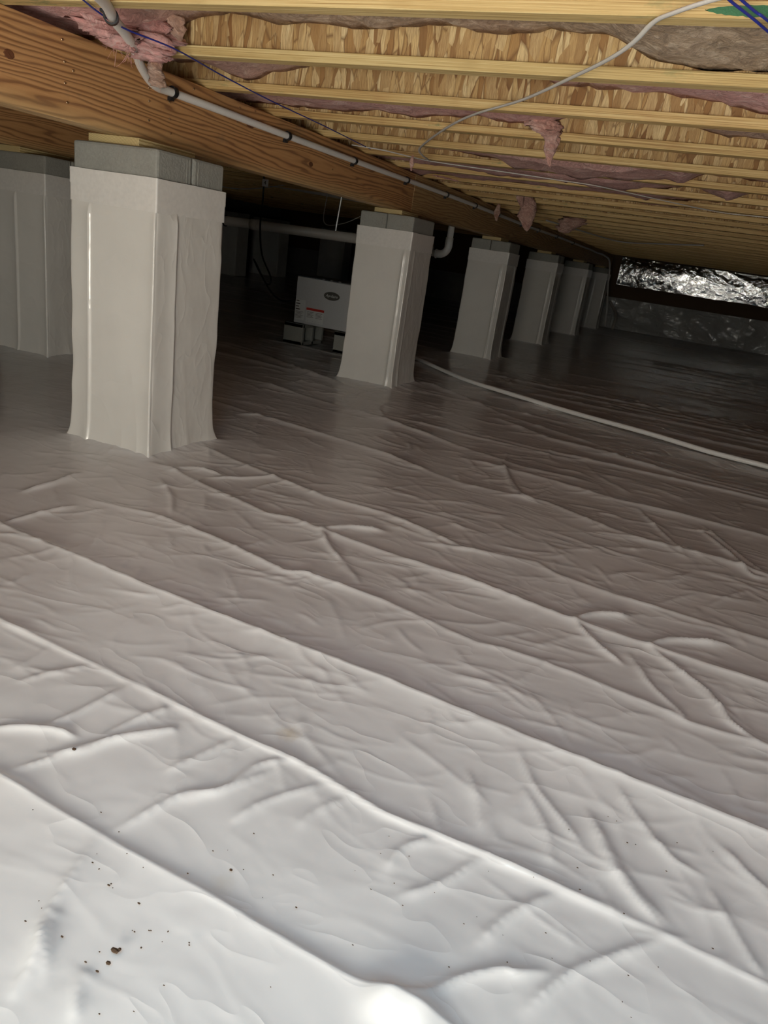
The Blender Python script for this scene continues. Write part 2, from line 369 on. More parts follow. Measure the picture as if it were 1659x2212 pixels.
    named = [([(690, 1145), (760, 1140), (830, 1147)], .016, .012), ([(690, 1145), (715, 1185), (740, 1212)], .014, .012), ([(740, 1212), (765, 1240), (775, 1262)], .006, .01),
             ([(1240, 1340), (1290, 1325), (1365, 1331)], .016, .012), ([(1240, 1340), (1290, 1390), (1345, 1432)], .012, .011),
             ([(1400, 1395), (1460, 1382), (1580, 1392)], .016, .012), ([(1400, 1395), (1470, 1450), (1530, 1495), (1580, 1560), (1640, 1605)], .012, .011),
             ([(1360, 1410), (1400, 1470), (1460, 1530), (1480, 1556)], .008, .009),
             ([(-30, 1570), (60, 1570), (120, 1575), (165, 1590)], .011, .009), ([(370, 1012), (430, 1012), (480, 1025)], .012, .014), ([(450, 1030), (540, 1032), (600, 1030)], .010, .012),
             ([(830, 2160), (915, 2150), (1000, 2110), (1090, 2092), (1110, 2098), (1180, 2095)], .010, .008), ([(1135, 2182), (1190, 2130), (1250, 2090), (1330, 2060), (1440, 2022)], .008, .008),
             ([(240, 1795), (330, 1745), (400, 1712), (480, 1705), (560, 1650), (640, 1640)], .007, .008), ([(395, 1725), (450, 1710), (520, 1690), (590, 1660)], .005, .007),
             ([(90, 1625), (180, 1618), (260, 1590), (360, 1575), (380, 1570)], .007, .008), ([(25, 1660), (110, 1635), (200, 1605), (370, 1575)], .006, .008), ([(220, 1590), (300, 1550), (370, 1525)], .006, .008),
             ([(100, 1565), (180, 1530), (280, 1478)], .006, .008), ([(40, 1470), (110, 1452), (195, 1435)], .005, .008), ([(355, 1665), (430, 1630), (510, 1593)], .005, .008),
             ([(500, 1770), (570, 1730), (700, 1690)], .006, .008), ([(640, 1785), (680, 1750), (760, 1715)], .004, .008), ([(830, 1880), (870, 1830), (940, 1805)], .007, .009), ([(860, 1935), (960, 1900), (1040, 1848)], .007, .009),
             ([(1030, 2040), (1100, 1975), (1200, 1925)], .008, .010), ([(1330, 1620), (1345, 1655), (1120, 1650)], .0, .01),
             ([(1120, 1620), (1150, 1690), (1220, 1775), (1260, 1830)], .006, .010), ([(1330, 1700), (1370, 1760), (1450, 1850), (1520, 1890)], .006, .010), ([(1560, 1830), (1620, 1890), (1680, 1940)], .006, .01),
             ([(930, 1720), (945, 1780), (950, 1790)], .004, .009), ([(1010, 1660), (1030, 1720), (1045, 1800)], .005, .01), ([(1130, 1700), (1180, 1790), (1190, 1870)], .006, .012), ([(1270, 1750), (1330, 1880), (1430, 2000)], .008, .010),
             ([(1280, 1760), (1350, 1890), (1445, 1995)], .005, .008), ([(1530, 1910), (1600, 2030), (1650, 2110)], .006, .01),
             ([(60, 2100), (90, 2010), (110, 1960), (200, 1820)], .008, .012), ([(95, 2110), (110, 2000), (130, 1960)], .005, .008), ([(20, 2160), (80, 2060), (90, 1990)], .006, .010), ([(160, 2212), (170, 2130), (200, 2090)], .006, .010),
             ([(500, 1090), (560, 1050), (640, 1040)], .004, .01), ([(345, 1030), (370, 1070), (370, 1110)], .009, .012), ([(50, 1060), (120, 1040), (175, 1018)], .014, .014), ([(0, 1130), (90, 1105), (160, 1090)], .010, .012),
             ([(820, 1060), (900, 1130), (960, 1170)], .0, .01), ([(1080, 995), (1120, 1060), (1160, 1085)], .010, .010), ([(1085, 1000), (1105, 1050), (1140, 1080)], .007, .008),
             ([(1380, 1100), (1430, 1150), (1480, 1200)], .010, .010), ([(1510, 1140), (1570, 1190), (1620, 1240), (1659, 1250)], .012, .010), ([(1520, 1135), (1600, 1200), (1650, 1240)], .010, .008)]
    for P, A, wd in named:
        if A > 0: crease([tuple(onz(a, b, 0))[:2] for a, b in P], A, wd)
    for i in range(1500):
        u = rnd.random(); yy = .95 + 6.2 * u ** 1.2; xx = rnd.uniform(-1.2 - yy * .55, .35 + yy * .25)
        L = rnd.uniform(.05, .22) * (1 + yy * .15); an = rnd.choice([rnd.gauss(.55, .35), rnd.gauss(-.9, .35), rnd.gauss(.1, .2)]); bend = rnd.uniform(-.5, .5)
        P = [(xx, yy), (xx + L * .5 * math.cos(an), yy + L * .5 * math.sin(an)), (xx + L * (.5 * math.cos(an) + .5 * math.cos(an + bend)), yy + L * (.5 * math.sin(an) + .5 * math.sin(an + bend)))]
        crease(P, rnd.uniform(.0008, .0030) * (.35 + yy * .42), rnd.uniform(.004, .008) * (1 + yy * .3))
    # a lump of loose film that catches the sun at the foot of the frame
    for (px, py, a, s) in ((830, 2165, .020, .030), (905, 2190, .016, .03)):
        p = onz(px, py, 0); Z += a * np.exp(-(((X - p.x) / s) ** 2 + ((Y - p.y) / s) ** 2))
    # puckers round the pier feet
    for cx, cy in PIERS:
        dx = np.maximum(np.abs(X - (cx - .205)) - .205, 0); dy = np.maximum(np.abs(Y - (cy + .205)) - .205, 0); d = np.hypot(dx, dy)
        an = np.arctan2(Y - cy - .2, X - cx + .2)
        Z += np.where(d < .5, .022 * np.exp(-d / .045) + .010 * np.exp(-d / .10) * (ridged(an * 5 + 9 + vn(X * 6, Y * 6), d * 3 + 5, 2) - .35), 0)
    Z -= Z.mean() * 0 + .004
    Z[np.hypot(0, Y) > 16.7] *= .3
    o = finish('floor', grid_mesh('floor', X, Y, Z), M_FLOOR, None, True); tag(o, kind='structure')
    return o
PIERS = [(-1.957, 2.285), (-1.965, 4.835), (-1.975, 7.47), (-1.985, 10.05), (-2.0, 12.75), (-2.02, 15.35), (-3.722, 3.39)]
make_floor()
def struct(name, bm, mat): return tag(obj(name, bm, mat), kind='structure')
struct('trim_ground', bx(XL - .3, XR + .3, YB - .3, YF + .3, -.25, -.12), M_DIRT)
TOP = ZT + JD
bmc = bx(XL - .3, XR + .3, FH[3], YF + .3, TOP + .002, TOP + .03); box(bmc, XL - .3, XR + .3, YB - .3, FH[2], TOP + .002, TOP + .03)
box(bmc, XL - .3, FH[0], FH[2], FH[3], TOP + .002, TOP + .03); box(bmc, FH[1], XR + .3, FH[2], FH[3], TOP + .002, TOP + .03)
struct('ceiling', bmc, M_SUB)
bmh = bmesh.new()                                             # unseen shaft added round the overhead opening to keep the sun out
for a in ((FH[0] - .1, FH[1] + .1, FH[2] - .1, FH[2]), (FH[0] - .1, FH[1] + .1, FH[3], FH[3] + .1), (FH[0] - .1, FH[0], FH[2], FH[3]), (FH[1], FH[1] + .1, FH[2], FH[3])): box(bmh, *a, TOP + .03, TOP + 1.6)
struct('trim_sun_blocker', bmh, M_SUB)
struct('wall_left', bx(XL - .2, XL, YB - .2, YF + .2, -.12, TOP), M_DIRT)
struct('wall_right', bx(XR, XR + .2, YB - .2, YF + .2, -.12, TOP), M_DIRT)
struct('wall_far', bx(XL, XR, YF, YF + .2, -.12, TOP), M_RIM)
bmw = bx(XL, HATCH[0], YB - .2, YB, -.12, TOP); box(bmw, HATCH[1], XR, YB - .2, YB, -.12, TOP)
box(bmw, HATCH[0], HATCH[1], YB - .2, YB, HATCH[3], TOP); box(bmw, HATCH[0], HATCH[1], YB - .2, YB, -.12, HATCH[2])
struct('wall_back', bmw, M_DIRT)

# ------------------------------------------------------------------ girders
def beam(name, label, x0, x1, y0, y1, z0, z1, mat, bev=.004):
    t = thing(name, label, 'beam', ((x0 + x1) / 2, y0, z0))
    # three plies side by side, nailed together
    n = 3; w_ = (x1 - x0) / n
    for i in range(n):
        o = obj('ply', bx(-(x1 - x0) / 2 + i * w_ + .0008, -(x1 - x0) / 2 + (i + 1) * w_ - .0008, 0, y1 - y0, 0 if i == n - 1 else rnd.uniform(0, .003), z1 - z0, bev=bev), mat, t)
    return t
g1 = beam('girder', 'long reddish-brown timber girder beam with the white pipe clipped to it, nearest section', GX - .125, GX, -1.2, 5.196, ZG, ZT - .001, M_BEAM1)
g2 = beam('girder', 'paler yellow-brown girder section beyond the butt joint above the second pier', GX - .125, GX, 5.20, 11.0, ZG, ZT - .001, M_BEAM2)
g3 = beam('girder', 'darkest farthest girder section running to the far wall', GX - .125, GX, 11.004, 16.55, ZG, ZT - .001, M_BEAM2)
g4 = beam('girder', 'short shadowed girder seen behind the first pier at the left edge of the photo', -4.09, -3.965, -1.2, 4.12, ZG, ZT - .001, M_BEAM1)
def nail(p, parent):
    bm = bmesh.new(); tube(bm, [Vector((0, 0, 0)), Vector((.003, 0, 0)), Vector((.0045, 0, 0))], [.0022, .0046, .003], 8)
    o = obj('nail', bm, M_NAIL, parent); o.location = Vector(p) - Vector(parent.location)
for px, py in ((133, 85), (138, 133), (157, 153), (139, 179), (144, 221), (321, 189), (321, 218), (365, 221), (320, 260), (365, 257), (367, 288), (418, 192), (517, 233), (511, 263), (615, 387), (612, 385), (718, 366), (780, 397), (383, 342), (550, 240)):
    p = onx(px, py, GX)
    if ZG + .01 < p.z < ZT - .01 and p.y < 5.1: nail((GX, p.y, p.z), g1)
# knots
def knot(px, py, g, mat, a, b):
    p = onx(px, py, GX); bm = bmesh.new(); n = 18
    for s, h in ((1, 0), ):
        cv = bm.verts.new((.0008, 0, 0)); ring = [bm.verts.new((.0006, a * math.cos(2 * math.pi * k / n) * (1 + .1 * math.sin(3 * k)), b * math.sin(2 * math.pi * k / n))) for k in range(n)]
        out = [bm.verts.new((-.001, v.co.y * 1.25, v.co.z * 1.25)) for v in ring]
        for k in range(n): bm.faces.new((cv, ring[k], ring[(k + 1) % n])); bm.faces.new((ring[k], out[k], out[(k + 1) % n], ring[(k + 1) % n]))
    o = obj('knot', bm, mat, g); o.location = Vector((GX, p.y, p.z)) - g.location
M_KNOT = flat('knot_wood', (.16, .06, .025), .6, 0, .002, 90)
knot(20, 117, g1, M_KNOT, .016, .011); knot(541, 270, g1, M_KNOT, .028, .010); knot(672, 355, g1, M_KNOT, .018, .010)

# ------------------------------------------------------------------ I-joists
NJ = 29
ORD = 'zeroth first second third fourth fifth sixth seventh eighth ninth tenth eleventh twelfth thirteenth fourteenth fifteenth sixteenth seventeenth'.split()
def cat_flange(x0, x1, z0): return bx(x0, x1, 0, FW, z0, z0 + FL, bev=.0015, seg=1)
me_cache = {}
def joist(k):
    y = Y0 + k * SP
    far = k > 8
    if k < 0: lab = 'wooden I-joist overhead, nearer than the joist along the top edge of the photo'
    elif k == 0: lab = 'nearest I-joist, along the top edge, with a green paint mark at its right end'
    elif far: lab = ('%s I-joist from the top of the photo, in the rows beyond the white cable' % ORD[k + 1]) if k < 16 else 'distant engineered I-joist in the tightly packed dim rows near the foil'
    else: lab = ['', 'second I-joist from the top of the photo, flange blotched with green paint', 'third I-joist from the top of the photo, clean tan flange', 'fourth I-joist from the top, crossed by a hanging wisp of pink wool',
                 'fifth I-joist from the top, just in front of the drooping pink wool', 'sixth I-joist from the top, half hidden by drooping pink wool', 'seventh I-joist from the top, above where the loose cable bends back',
                 'eighth I-joist from the top, beside the bend of the white cable', 'ninth I-joist from the top, crossed by the long white cable'][k]
    t = thing('floor_joist', lab, 'joist', (0, y, ZT), 'I-joists of the floor above')
    mi = 2 if k in (0, 1) else (k * 7 % 2)
    key = mi
    if key not in me_cache:
        a = obj('bottom_flange', cat_flange(XL + .02, XR - .02, 0), M_LVL[mi], t)
        b = obj('web', bx(XL + .02, XR - .02, FW / 2 - .0055, FW / 2 + .0055, FL, JD - FL), M_OSB, t)
        c = obj('top_flange', cat_flange(XL + .02, XR - .02, JD - FL), M_LVL[mi], t)
        me_cache[key] = (a.data, b.data, c.data)
    else:
        for nm, me in zip(('bottom_flange', 'web', 'top_flange'), me_cache[key]):
            o = bpy.data.objects.new(nm, me); C.objects.link(o); o.parent = t
    return t
J = {k: joist(k) for k in range(-5, NJ) if k != -4}        # one joist is left out under the added overhead opening
# green paint mark on the nearest joist
def paint_mark(k, pts, z0, z1):
    y = Y0 + k * SP; a = onz(pts[0], pts[1], ZT).x; b = onz(pts[2], pts[3], ZT).x; bm = bmesh.new(); n = 26; top = []; bot = []
    for i in range(n + 1):
        u = i / n; h = (math.sin(math.pi * min(1, u * 1.05 + .0)) ** .6) * (.9 + .15 * rnd.random()) if u < .5 else .97 + .06 * rnd.random()
        mid = .012; hh = .0105 * min(1, h)
        top.append(bm.verts.new((a + (b - a) * u, -.0008, mid + hh + .0008 * rnd.random()))); bot.append(bm.verts.new((a + (b - a) * u, -.0008, max(.002, mid - hh + .002 * rnd.random()))))
    for i in range(n): bm.faces.new((bot[i], bot[i + 1], top[i + 1], top[i]))
    r = bmesh.ops.extrude_face_region(bm, geom=bm.faces[:]); 
    for v in r['geom']:
        if isinstance(v, bmesh.types.BMVert): v.co.y += .0007
    bmesh.ops.recalc_face_normals(bm, faces=bm.faces[:])
    o = obj('paint_mark', bm, M_GREEN, J[k]); o['label'] = 'green paint stripe'; return o
paint_mark(0, (1520, 52, 1760, 62), 0, 1)

# ------------------------------------------------------------------ insulation
def wool_attr(o, vals):
    a = o.data.attributes.new('wool', 'FLOAT', 'POINT'); a.data.foreach_set('value', vals.astype(np.float32).ravel())
def batt(k, prof, label):
    """k: joist the batt lies in front of.  prof: list of (pixel x, height above the joist underside, pinkness)."""
    y1 = Y0 + k * SP + FW / 2 - .008; y0 = Y0 + (k - 1) * SP + FW / 2 + .008
    ypix = Y0 + k * SP
    def wx(px):
        a, b = -3.0, 4.0
        for _ in range(30):
            m = (a + b) / 2; P = Vector((m, ypix, ZT + .05 - H)); X_ = 829.5 + FPX * P.dot(right) / P.dot(fwd)
            if X_ < px: a = m
            else: b = m
        return a
    X0, X1 = max(GX - .4, wx(-100)) if prof else GX, XR - .05
    if prof: xsP = [max(XL, wx(p[0])) for p in prof]; sP = [p[1] for p in prof]; cP = [p[2] for p in prof]
    n = 190 if k < 10 else 70; m = 12 if k < 10 else 7
    xs = np.linspace(GX - .35, XR - .05, n) if k > 0 else np.linspace(GX - .35, XR - .05, 40)
    X, V = np.meshgrid(xs, np.linspace(0, 1, m)); S = y1 - y0
    Y = y0 + V * S
    if prof: base = np.interp(X, xsP, sP); pk = np.interp(X, xsP, cP)
    else:
        base = .035 + .12 * fbm(X * 1.1 + k * 13.7, X * 0 + k, 2); pk = np.clip(1.8 * vn(X * .9 + k * 3.1, X * 0 + 7) - .05, .0, 1) * .85 + .1
    Z = base + .05 * (fbm(X * 5 + k * 9, Y * 6, 4) - .47) + .022 * (fbm(X * 26, Y * 26, 3) - .5)
    # keep the wool clear of the flanges: it only drops below the flange level inside the bay
    infl = (V < .11) | (V > .93)
    Z = np.where(infl, np.maximum(Z, FL + .004), Z)
    Zt = np.full_like(Z, JD - FL - .004)
    Z = np.minimum(Z, JD - FL - .03)
    # closed slab: lower sheet then upper sheet
    XX = np.concatenate([X, X[::-1]], 0); YY = np.concatenate([Y, Y[::-1]], 0); ZZ = np.concatenate([Z, Zt[::-1]], 0)
    o = finish('insulation_batt', grid_mesh('insulation_batt', XX, YY, ZZ + ZT), M_WOOL, None, True)
    wool_attr(o, np.concatenate([pk, pk], 0)); tag(o, label, 'insulation', 'fibreglass batts between the joists'); return o
BP = {
    1: [(-100, .05, 1), (250, .045, 1), (350, .05, .9), (400, .11, .4), (470, .125, .1), (830, .10, .05), (930, .12, .05), (1060, .105, .1), (1200, .115, 0), (1290, .11, 0), (1360, .08, 0), (1440, .045, 0), (1620, .042, 0), (1800, .05, 0)],
    2: [(300, .10, .2), (440, .10, .5), (520, .05, .6), (600, .065, .5), (680, .12, .1), (1150, .12, .3), (1200, .085, .8), (1260, .10, .5), (1400, .075, .9), (1659, .052, 1), (1800, .05, 1)],
    3: [(500, .06, .7), (700, .05, .8), (830, .05, .9), (950, .06, .9), (1130, .05, 1), (1180, .055, .9), (1260, .10, .6), (1450, .10, .3), (1540, .065, .3), (1800, .06, .2)],
    4: [(600, .10, .3), (1000, .09, .5), (1130, .10, .6), (1500, .12, .4), (1800, .1, .3)],
    5: [(700, .07, .5), (900, .06, .8), (1080, .04, .8), (1120, .005, .75), (1250, -.012, .8), (1380, .0, .8), (1440, .03, .8), (1480, .01, .9), (1520, .06, .6), (1800, .06, .4)],
    6: [(800, .05, .7), (940, .02, .9), (1050, .03, .9), (1150, .01, .9), (1350, .0, .9), (1400, .02, .9), (1500, .06, .6), (1580, .0, .8), (1620, .06, .6), (1800, .05, .6)],
    7: [(800, .05, .8), (900, .01, .9), (950, .03, .8), (1020, .02, .9), (1300, .025, .9), (1400, .015, .9), (1500, .05, .7), (1800, .04, .7)]}
BL = {1: 'nearest fibreglass batt, pink at the left and brown at the right, against the second joist', 2: 'fibreglass batt above the third joist, pink at its right end', 3: 'fibreglass batt above the fourth joist, thin pink strip showing',
      4: 'mostly hidden fibreglass batt above the fifth joist', 5: 'sagging dusty pink fibreglass batt drooping over the sixth joist', 6: 'sagging pink fibreglass batt drooping over the seventh joist', 7: 'pink fibreglass batt by the bend of the white cable'}
for k in range(1, NJ): batt(k, BP.get(k), BL.get(k, ('pink fibreglass batt in front of the %s I-joist from the top' % ORD[k + 1]) if k < 16 else 'dim dusty pink fibreglass batt in the distant rows of joists'))
for k in range(-2, 1): batt(k, None, 'fibreglass batt overhead, nearer than the joist along the top edge of the photo')

def tuft(label, path, r, pink, flatten=.5, seed=0, strands=24, top=None):
    """a hanging wisp: lumpy tapered body plus loose fibres"""
    P = smooth_path(path, 10); n = len(P); seg = 22; rr = np.interp(np.linspace(0, 1, n), np.linspace(0, 1, len(r)), r)
    d0 = Vector((right.x, right.y, 0)).normalized(); ang = np.linspace(0, 2 * np.pi, seg, endpoint=False)
    X = np.zeros((n, seg)); Y = X.copy(); Z = X.copy()
    for i, p in enumerate(P):
        nn = fbm(np.cos(ang) * 2.2 + seed * 3 + 10, np.sin(ang) * 2.2 + i * .35 + 10, 4) * 1.3 + .35
        rad = rr[i] * nn
        X[i] = p.x + np.cos(ang) * rad * d0.x + np.sin(ang) * rad * flatten * -d0.y
        Y[i] = p.y + np.cos(ang) * rad * d0.y + np.sin(ang) * rad * flatten * d0.x
        Z[i] = p.z + .25 * rad * (fbm(ang * 1.7 + seed, ang * 0 + i * .9, 3) - .5)
    X[0] = P[0].x; Y[0] = P[0].y; X[-1] = P[-1].x; Y[-1] = P[-1].y
    t = thing('insulation_tuft', label, 'insulation', P[0], 'loose wisps of wool hanging from the joists')
    b = finish('wool', grid_mesh('wool', X - P[0].x, Y - P[0].y, Z - P[0].z, loop=True), M_WOOL, t, True); wool_attr(b, np.full(X.size, pink))
    bm = bmesh.new(); q = random.Random(seed)
    for _ in range(strands):
        i = q.randrange(n); a = q.uniform(0, 6.28); rad = rr[i] * .6; s = P[i] - P[0] + Vector((d0.x, d0.y, 0)) * math.cos(a) * rad
        v = Vector((q.uniform(-1, 1), q.uniform(-.5, .5), q.uniform(-1.6, .3))) * rr.max() * .35
        tube(bm, smooth_path([s, s + v * .5 + Vector((0, 0, q.uniform(-.01, .01))), s + v], 3), q.uniform(.0003, .0006), 4)
    f = obj('loose_fibres', bm, M_WOOL, t); wool_attr(f, np.full(len(f.data.vertices), pink)); f['kind'] = 'stuff'
    return t
def hang(label, pts, y, r, pink, **k):   # pts: pixels of the wisp's centre line, y: its distance along the girder
    tuft(label, [ony(a, b, y) for a, b in pts], r, pink, **k)
hang('big fluffy lump of pink insulation hanging beside the clipped pipe at the upper left', [(310, 28), (325, 75), (325, 110), (322, 132)], 2.20, [.06, .10, .085, .05], 1.0, flatten=.5, seed=1, strands=60)
hang('pink wool bulging in the corner above the girder at the upper left', [(200, 15), (225, 50), (255, 85), (270, 110)], 2.10, [.07, .11, .08, .03], 1.0, flatten=.5, seed=2, strands=40)
hang('long beige wisp of wool dangling onto the white pipe', [(352, 58), (342, 95), (335, 140), (338, 165), (342, 188)], 2.22, [.012, .028, .020, .026, .030], .30, flatten=.6, seed=3, strands=60)
hang('grey brown scrap of wool beside the pink lump at the upper left', [(375, 30), (382, 60), (385, 92)], 2.24, [.03, .03, .012], .35, flatten=.5, seed=4)
hang('ragged pinkish wisp hanging from the fourth joist near the top centre right', [(1172, 252), (1178, 275), (1192, 300), (1188, 335), (1187, 360)], 3.30, [.07, .075, .04, .016, .004], .65, flatten=.4, seed=5, strands=50)
hang('pink wisp drooping at right of centre below the sagging batt', [(1485, 335), (1487, 352), (1475, 372), (1468, 388)], 4.36, [.06, .06, .04, .01], .85, flatten=.4, seed=6, strands=40)
hang('rounded grey pink lump of wool hanging near the right edge', [(1572, 385), (1578, 400), (1576, 418)], 4.85, [.09, .08, .03], .6, flatten=.4, seed=7, strands=30)
hang('small torn pink lump of wool right of centre', [(1345, 392), (1350, 403), (1340, 412)], 4.85, [.05, .05, .02], .8, flatten=.4, seed=8, strands=20)
hang('long thin wisp of wool hanging in front of the girder', [(1138, 412), (1142, 440), (1138, 470), (1138, 500)], 6.35, [.03, .07, .075, .01], .55, flatten=.4, seed=9, strands=40)
hang('short thin wisp of wool left of the long one before the girder', [(1126, 412), (1125, 430), (1127, 448)], 6.30, [.02, .035, .012], .55, flatten=.4, seed=10, strands=14)
hang('curled brown pink wad of wool hanging where the girder darkens', [(1255, 470), (1238, 475), (1225, 490), (1216, 503)], 7.9, [.05, .13, .10, .04], .5, flatten=.5, seed=11, strands=40)
hang('tiny wisp of wool caught on the pipe clip', [(1078, 440), (1074, 458), (1072, 478)], 6.9, [.012, .03, .008], .4, flatten=.5, seed=12, strands=20)
hang('flat pink shred of wool above the pipe near the cable bend', [(940, 378), (965, 385), (990, 392)], 4.55, [.02, .045, .015], .9, flatten=.5, seed=13, strands=14)
hang('thin pale wisp beside the bend of the cable', [(892, 335), (889, 352), (888, 370)], 4.0, [.006, .012, .005], .6, flatten=.5, seed=14, strands=10)

# ------------------------------------------------------------------ piers
def pier(idx, x1, y0, label, swap, detail=1.0, seams=()):
    S = .41; t = thing('pier', label, 'pier', (x1 - S / 2, y0 + S / 2, 0), 'wrapped block piers'); h2 = S / 2
    zc = .955
    q = random.Random(idx * 11 + 3)
    # top course: two blocks side by side, dressed with end grooves
    for s in (-1, 1):
        bm = bmesh.new()
        if swap: a = (-h2 + .003, h2 - .003, *((-h2 + .003, -.002) if s < 0 else (.002, h2 - .003)))
        else: a = (*((-h2 + .003, -.002) if s < 0 else (.002, h2 - .003)), -h2 + .003, h2 - .003)
        box(bm, a[0], a[1], a[2], a[3], zc, ZP, bev=.010, seg=2)
        o = obj('concrete_block', bm, M_BLOCK, t)
        for off in (.018, .034):                              # shallow moulded ribs beside the joint
            c = s * off
            for e in (-1, 1):
                rb = bmesh.new()
                if swap: box(rb, e * (h2 - .003) - .0015, e * (h2 - .003) + .0015, c - .0035, c + .0035, zc, ZP - .012)
                else: box(rb, c - .0035, c + .0035, e * (h2 - .003) - .0015, e * (h2 - .003) + .0015, zc, ZP - .012)
                obj('rib', rb, M_BLOCK, o)
    obj('lower_courses', bx(-h2 + .012, h2 - .012, -h2 + .012, h2 - .012, -.1, zc - .003), M_BLOCK, t)
    # film wrap
    ns = int(90 * detail); nz = int(150 * detail); zt = 1.065
    per = []
    rc = .010
    for sd, (nx, ny, tx, ty) in enumerate(((0, -1, 1, 0), (1, 0, 0, 1), (0, 1, -1, 0), (-1, 0, 0, -1))):
        for i in range(ns):
            u = -1 + 2 * (i + .5) / ns; per.append((sd, u, nx, ny, tx, ty))
    A = np.array(per); sd, u, nx, ny, tx, ty = A.T; n = len(per)
    zz = np.linspace(0, 1, nz) ** 1.15 * (zt + .004) - .004
    U, ZZ = np.meshgrid(u, zz); SD = np.meshgrid(sd, zz)[0]; gu = np.meshgrid(np.arange(n) * (1.64 / n), zz)[0]
    off = .003 * np.ones_like(U)
    wob = idx * 7.3
    lx = gu * 1.0 + wob
    off += .004 * (fbm(lx * 4, ZZ * 1.8 + wob, 2) - .42)
    off += .0022 * ridged(lx * 3 + ZZ * 3 + .5 * fbm(lx * 4, ZZ * 3, 2), ZZ * 5 - lx * 3, 2) * (.3 + .9 * vn(lx * 3 + 2, ZZ * 3 + 5))
    off += .0016 * ridged(lx * 4 - ZZ * 3 + 3, ZZ * 5 + lx * 3, 2) * (.1 + .9 * vn(lx * 4 + 12, ZZ * 2 + 5))
    # vertical seams: folded edge, steep on one side
    for (s_, uu, A_, wl, wr) in seams:
        c = uu + .035 * (fbm(ZZ * 3 + s_ * 5 + wob, ZZ * 0 + uu * 9, 3) - .47)
        d = (U - c) * .205
        off += np.where(SD == s_, A_ * np.where(d < 0, np.exp(d / wl), np.exp(-d / wr)) * np.clip((zt - .11 - ZZ) / .04, 0, 1), 0)
    tight = np.clip((zt - ZZ) / .13, 0, 1); off = off * (.25 + .75 * tight) + .002
    # corner: film bridges the arris
    cd = (1 - np.abs(U)) * .205
    off += -.004 * np.exp(-cd / .006) + .0035 * np.exp(-cd / .02) * (vn(ZZ * 9 + SD * 3, SD) * 1.6 - .4) * tight
    fl = np.exp(-np.maximum(ZZ, 0) / .045)
    off += .009 * fl * (.75 + .8 * fbm(lx * 12, ZZ * 6, 3)) + .014 * fl * np.exp(-cd / .03)
    off += .009 * np.exp(-ZZ / .12) * ridged(lx * 7 + ZZ * .6, ZZ * 1.2, 2)
    px = tx[None] * U * h2 + nx[None] * (h2 + off); py = ty[None] * U * h2 + ny[None] * (h2 + off)
    k = np.clip(1 - cd / .012, 0, 1)                       # let both faces meet at the corner
    px += tx[None] * np.sign(U) * off * np.clip(1 - cd / .04, 0, 1); py += ty[None] * np.sign(U) * off * np.clip(1 - cd / .04, 0, 1)
    o = finish('plastic_wrap', grid_mesh('plastic_wrap', px, py, ZZ, loop=True), M_WRAP, t, True)
    # tape band round the top of the wrap
    for (z0, z1, e) in ((1.012, 1.068, .0075), (.950, 1.016, .0060)):
        zb = np.linspace(z0, z1, 8); Ub, Zb = np.meshgrid(u, zb)
        lb = np.meshgrid(np.arange(n) * (1.64 / n), zb)[0]
        ob = e + .0018 * (fbm(lb * 9 + wob, Zb * 12, 3) - .4) * 2; cdb = (1 - np.abs(Ub)) * .205
        cc = np.clip(1 - cdb / .03, 0, 1)
        X = tx[None] * (Ub * h2 + np.sign(Ub) * ob * cc) + nx[None] * (h2 + ob); Y = ty[None] * (Ub * h2 + np.sign(Ub) * ob * cc) + ny[None] * (h2 + ob)
        Zc = Zb + .004 * (fbm(lb * 4 + wob * 2, lb * 0 + z0, 3) - .45) * 2
        tb = finish('tape_band', grid_mesh('tape_band', X, Y, Zc, loop=True), M_TAPE, t, True)
    return t
S1 = [(0, -.53, .010, .035, .0015), (1, -.44, .009, .03, .0015), (0, .97, .008, .012, .01)]
pier(0, *PIERS[0], 'nearest pier, white plastic wrap lit warm, under the near end of the long girder', True, 1.0, S1)
S2 = [(0, .82, .014, .012, .004), (0, .97, .012, .012, .01), (1, -.62, .006, .02, .002)]
pier(1, *PIERS[1], 'second pier along the girder, glossy folded edge on its wrap, right of the white appliance', False, .8, S2)
pier(2, *PIERS[2], 'third pier along the girder, right of the white drain elbow', False, .7, [(0, .75, .016, .012, .004), (0, .97, .014, .012, .01), (1, .6, .01, .01, .003)])
pier(3, *PIERS[3], 'fourth pier along the girder, dim, with a shiny vertical fold', True, .5, [(0, .72, .016, .012, .004), (0, .97, .014, .012, .01), (1, .3, .014, .01, .004)])
pier(4, *PIERS[4], 'fifth pier along the girder, dark with small glints', True, .4, [(0, .70, .016, .012, .004), (1, 0, .014, .02, .01)])
pier(5, *PIERS[5], 'sixth and farthest pier along the girder, before the far wall', True, .4, [(0, -.1, .016, .012, .004), (1, 0, .014, .02, .01)])
pier(6, *PIERS[6], 'shadowed wrapped pier at the left edge of the photo, behind the nearest pier', True, .8, [(0, -.15, .010, .03, .002), (1, .35, .007, .02, .003), (0, .97, .008, .012, .01)])
for i, (xx, yy, ww, lab) in enumerate(((-9.45, 12.6, .8, 'dark distant pier just right of the nearest pier'), (-8.85, 14.3, .9, 'dark distant pier beyond the hanging black cord'), (-8.2, 16.0, .8, 'dark distant pier above the white appliance'))):
    p = ony((492, 580, 722)[i], 560, (12.6, 14.4, 15.8)[i]); cx = p.x; cy = p.y; sw = ww / 2 * .8
    t = thing('pier', lab, 'pier', (cx, cy, 0), 'far piers in the dark')
    obj('plastic_wrap', bx(-sw, sw, -.2, .2, 0, 1.06, bev=.02), M_WRAP, t); obj('concrete_block', bx(-sw + .006, sw - .006, -.194, .194, 1.06, ZP, bev=.01), M_BLOCK, t)

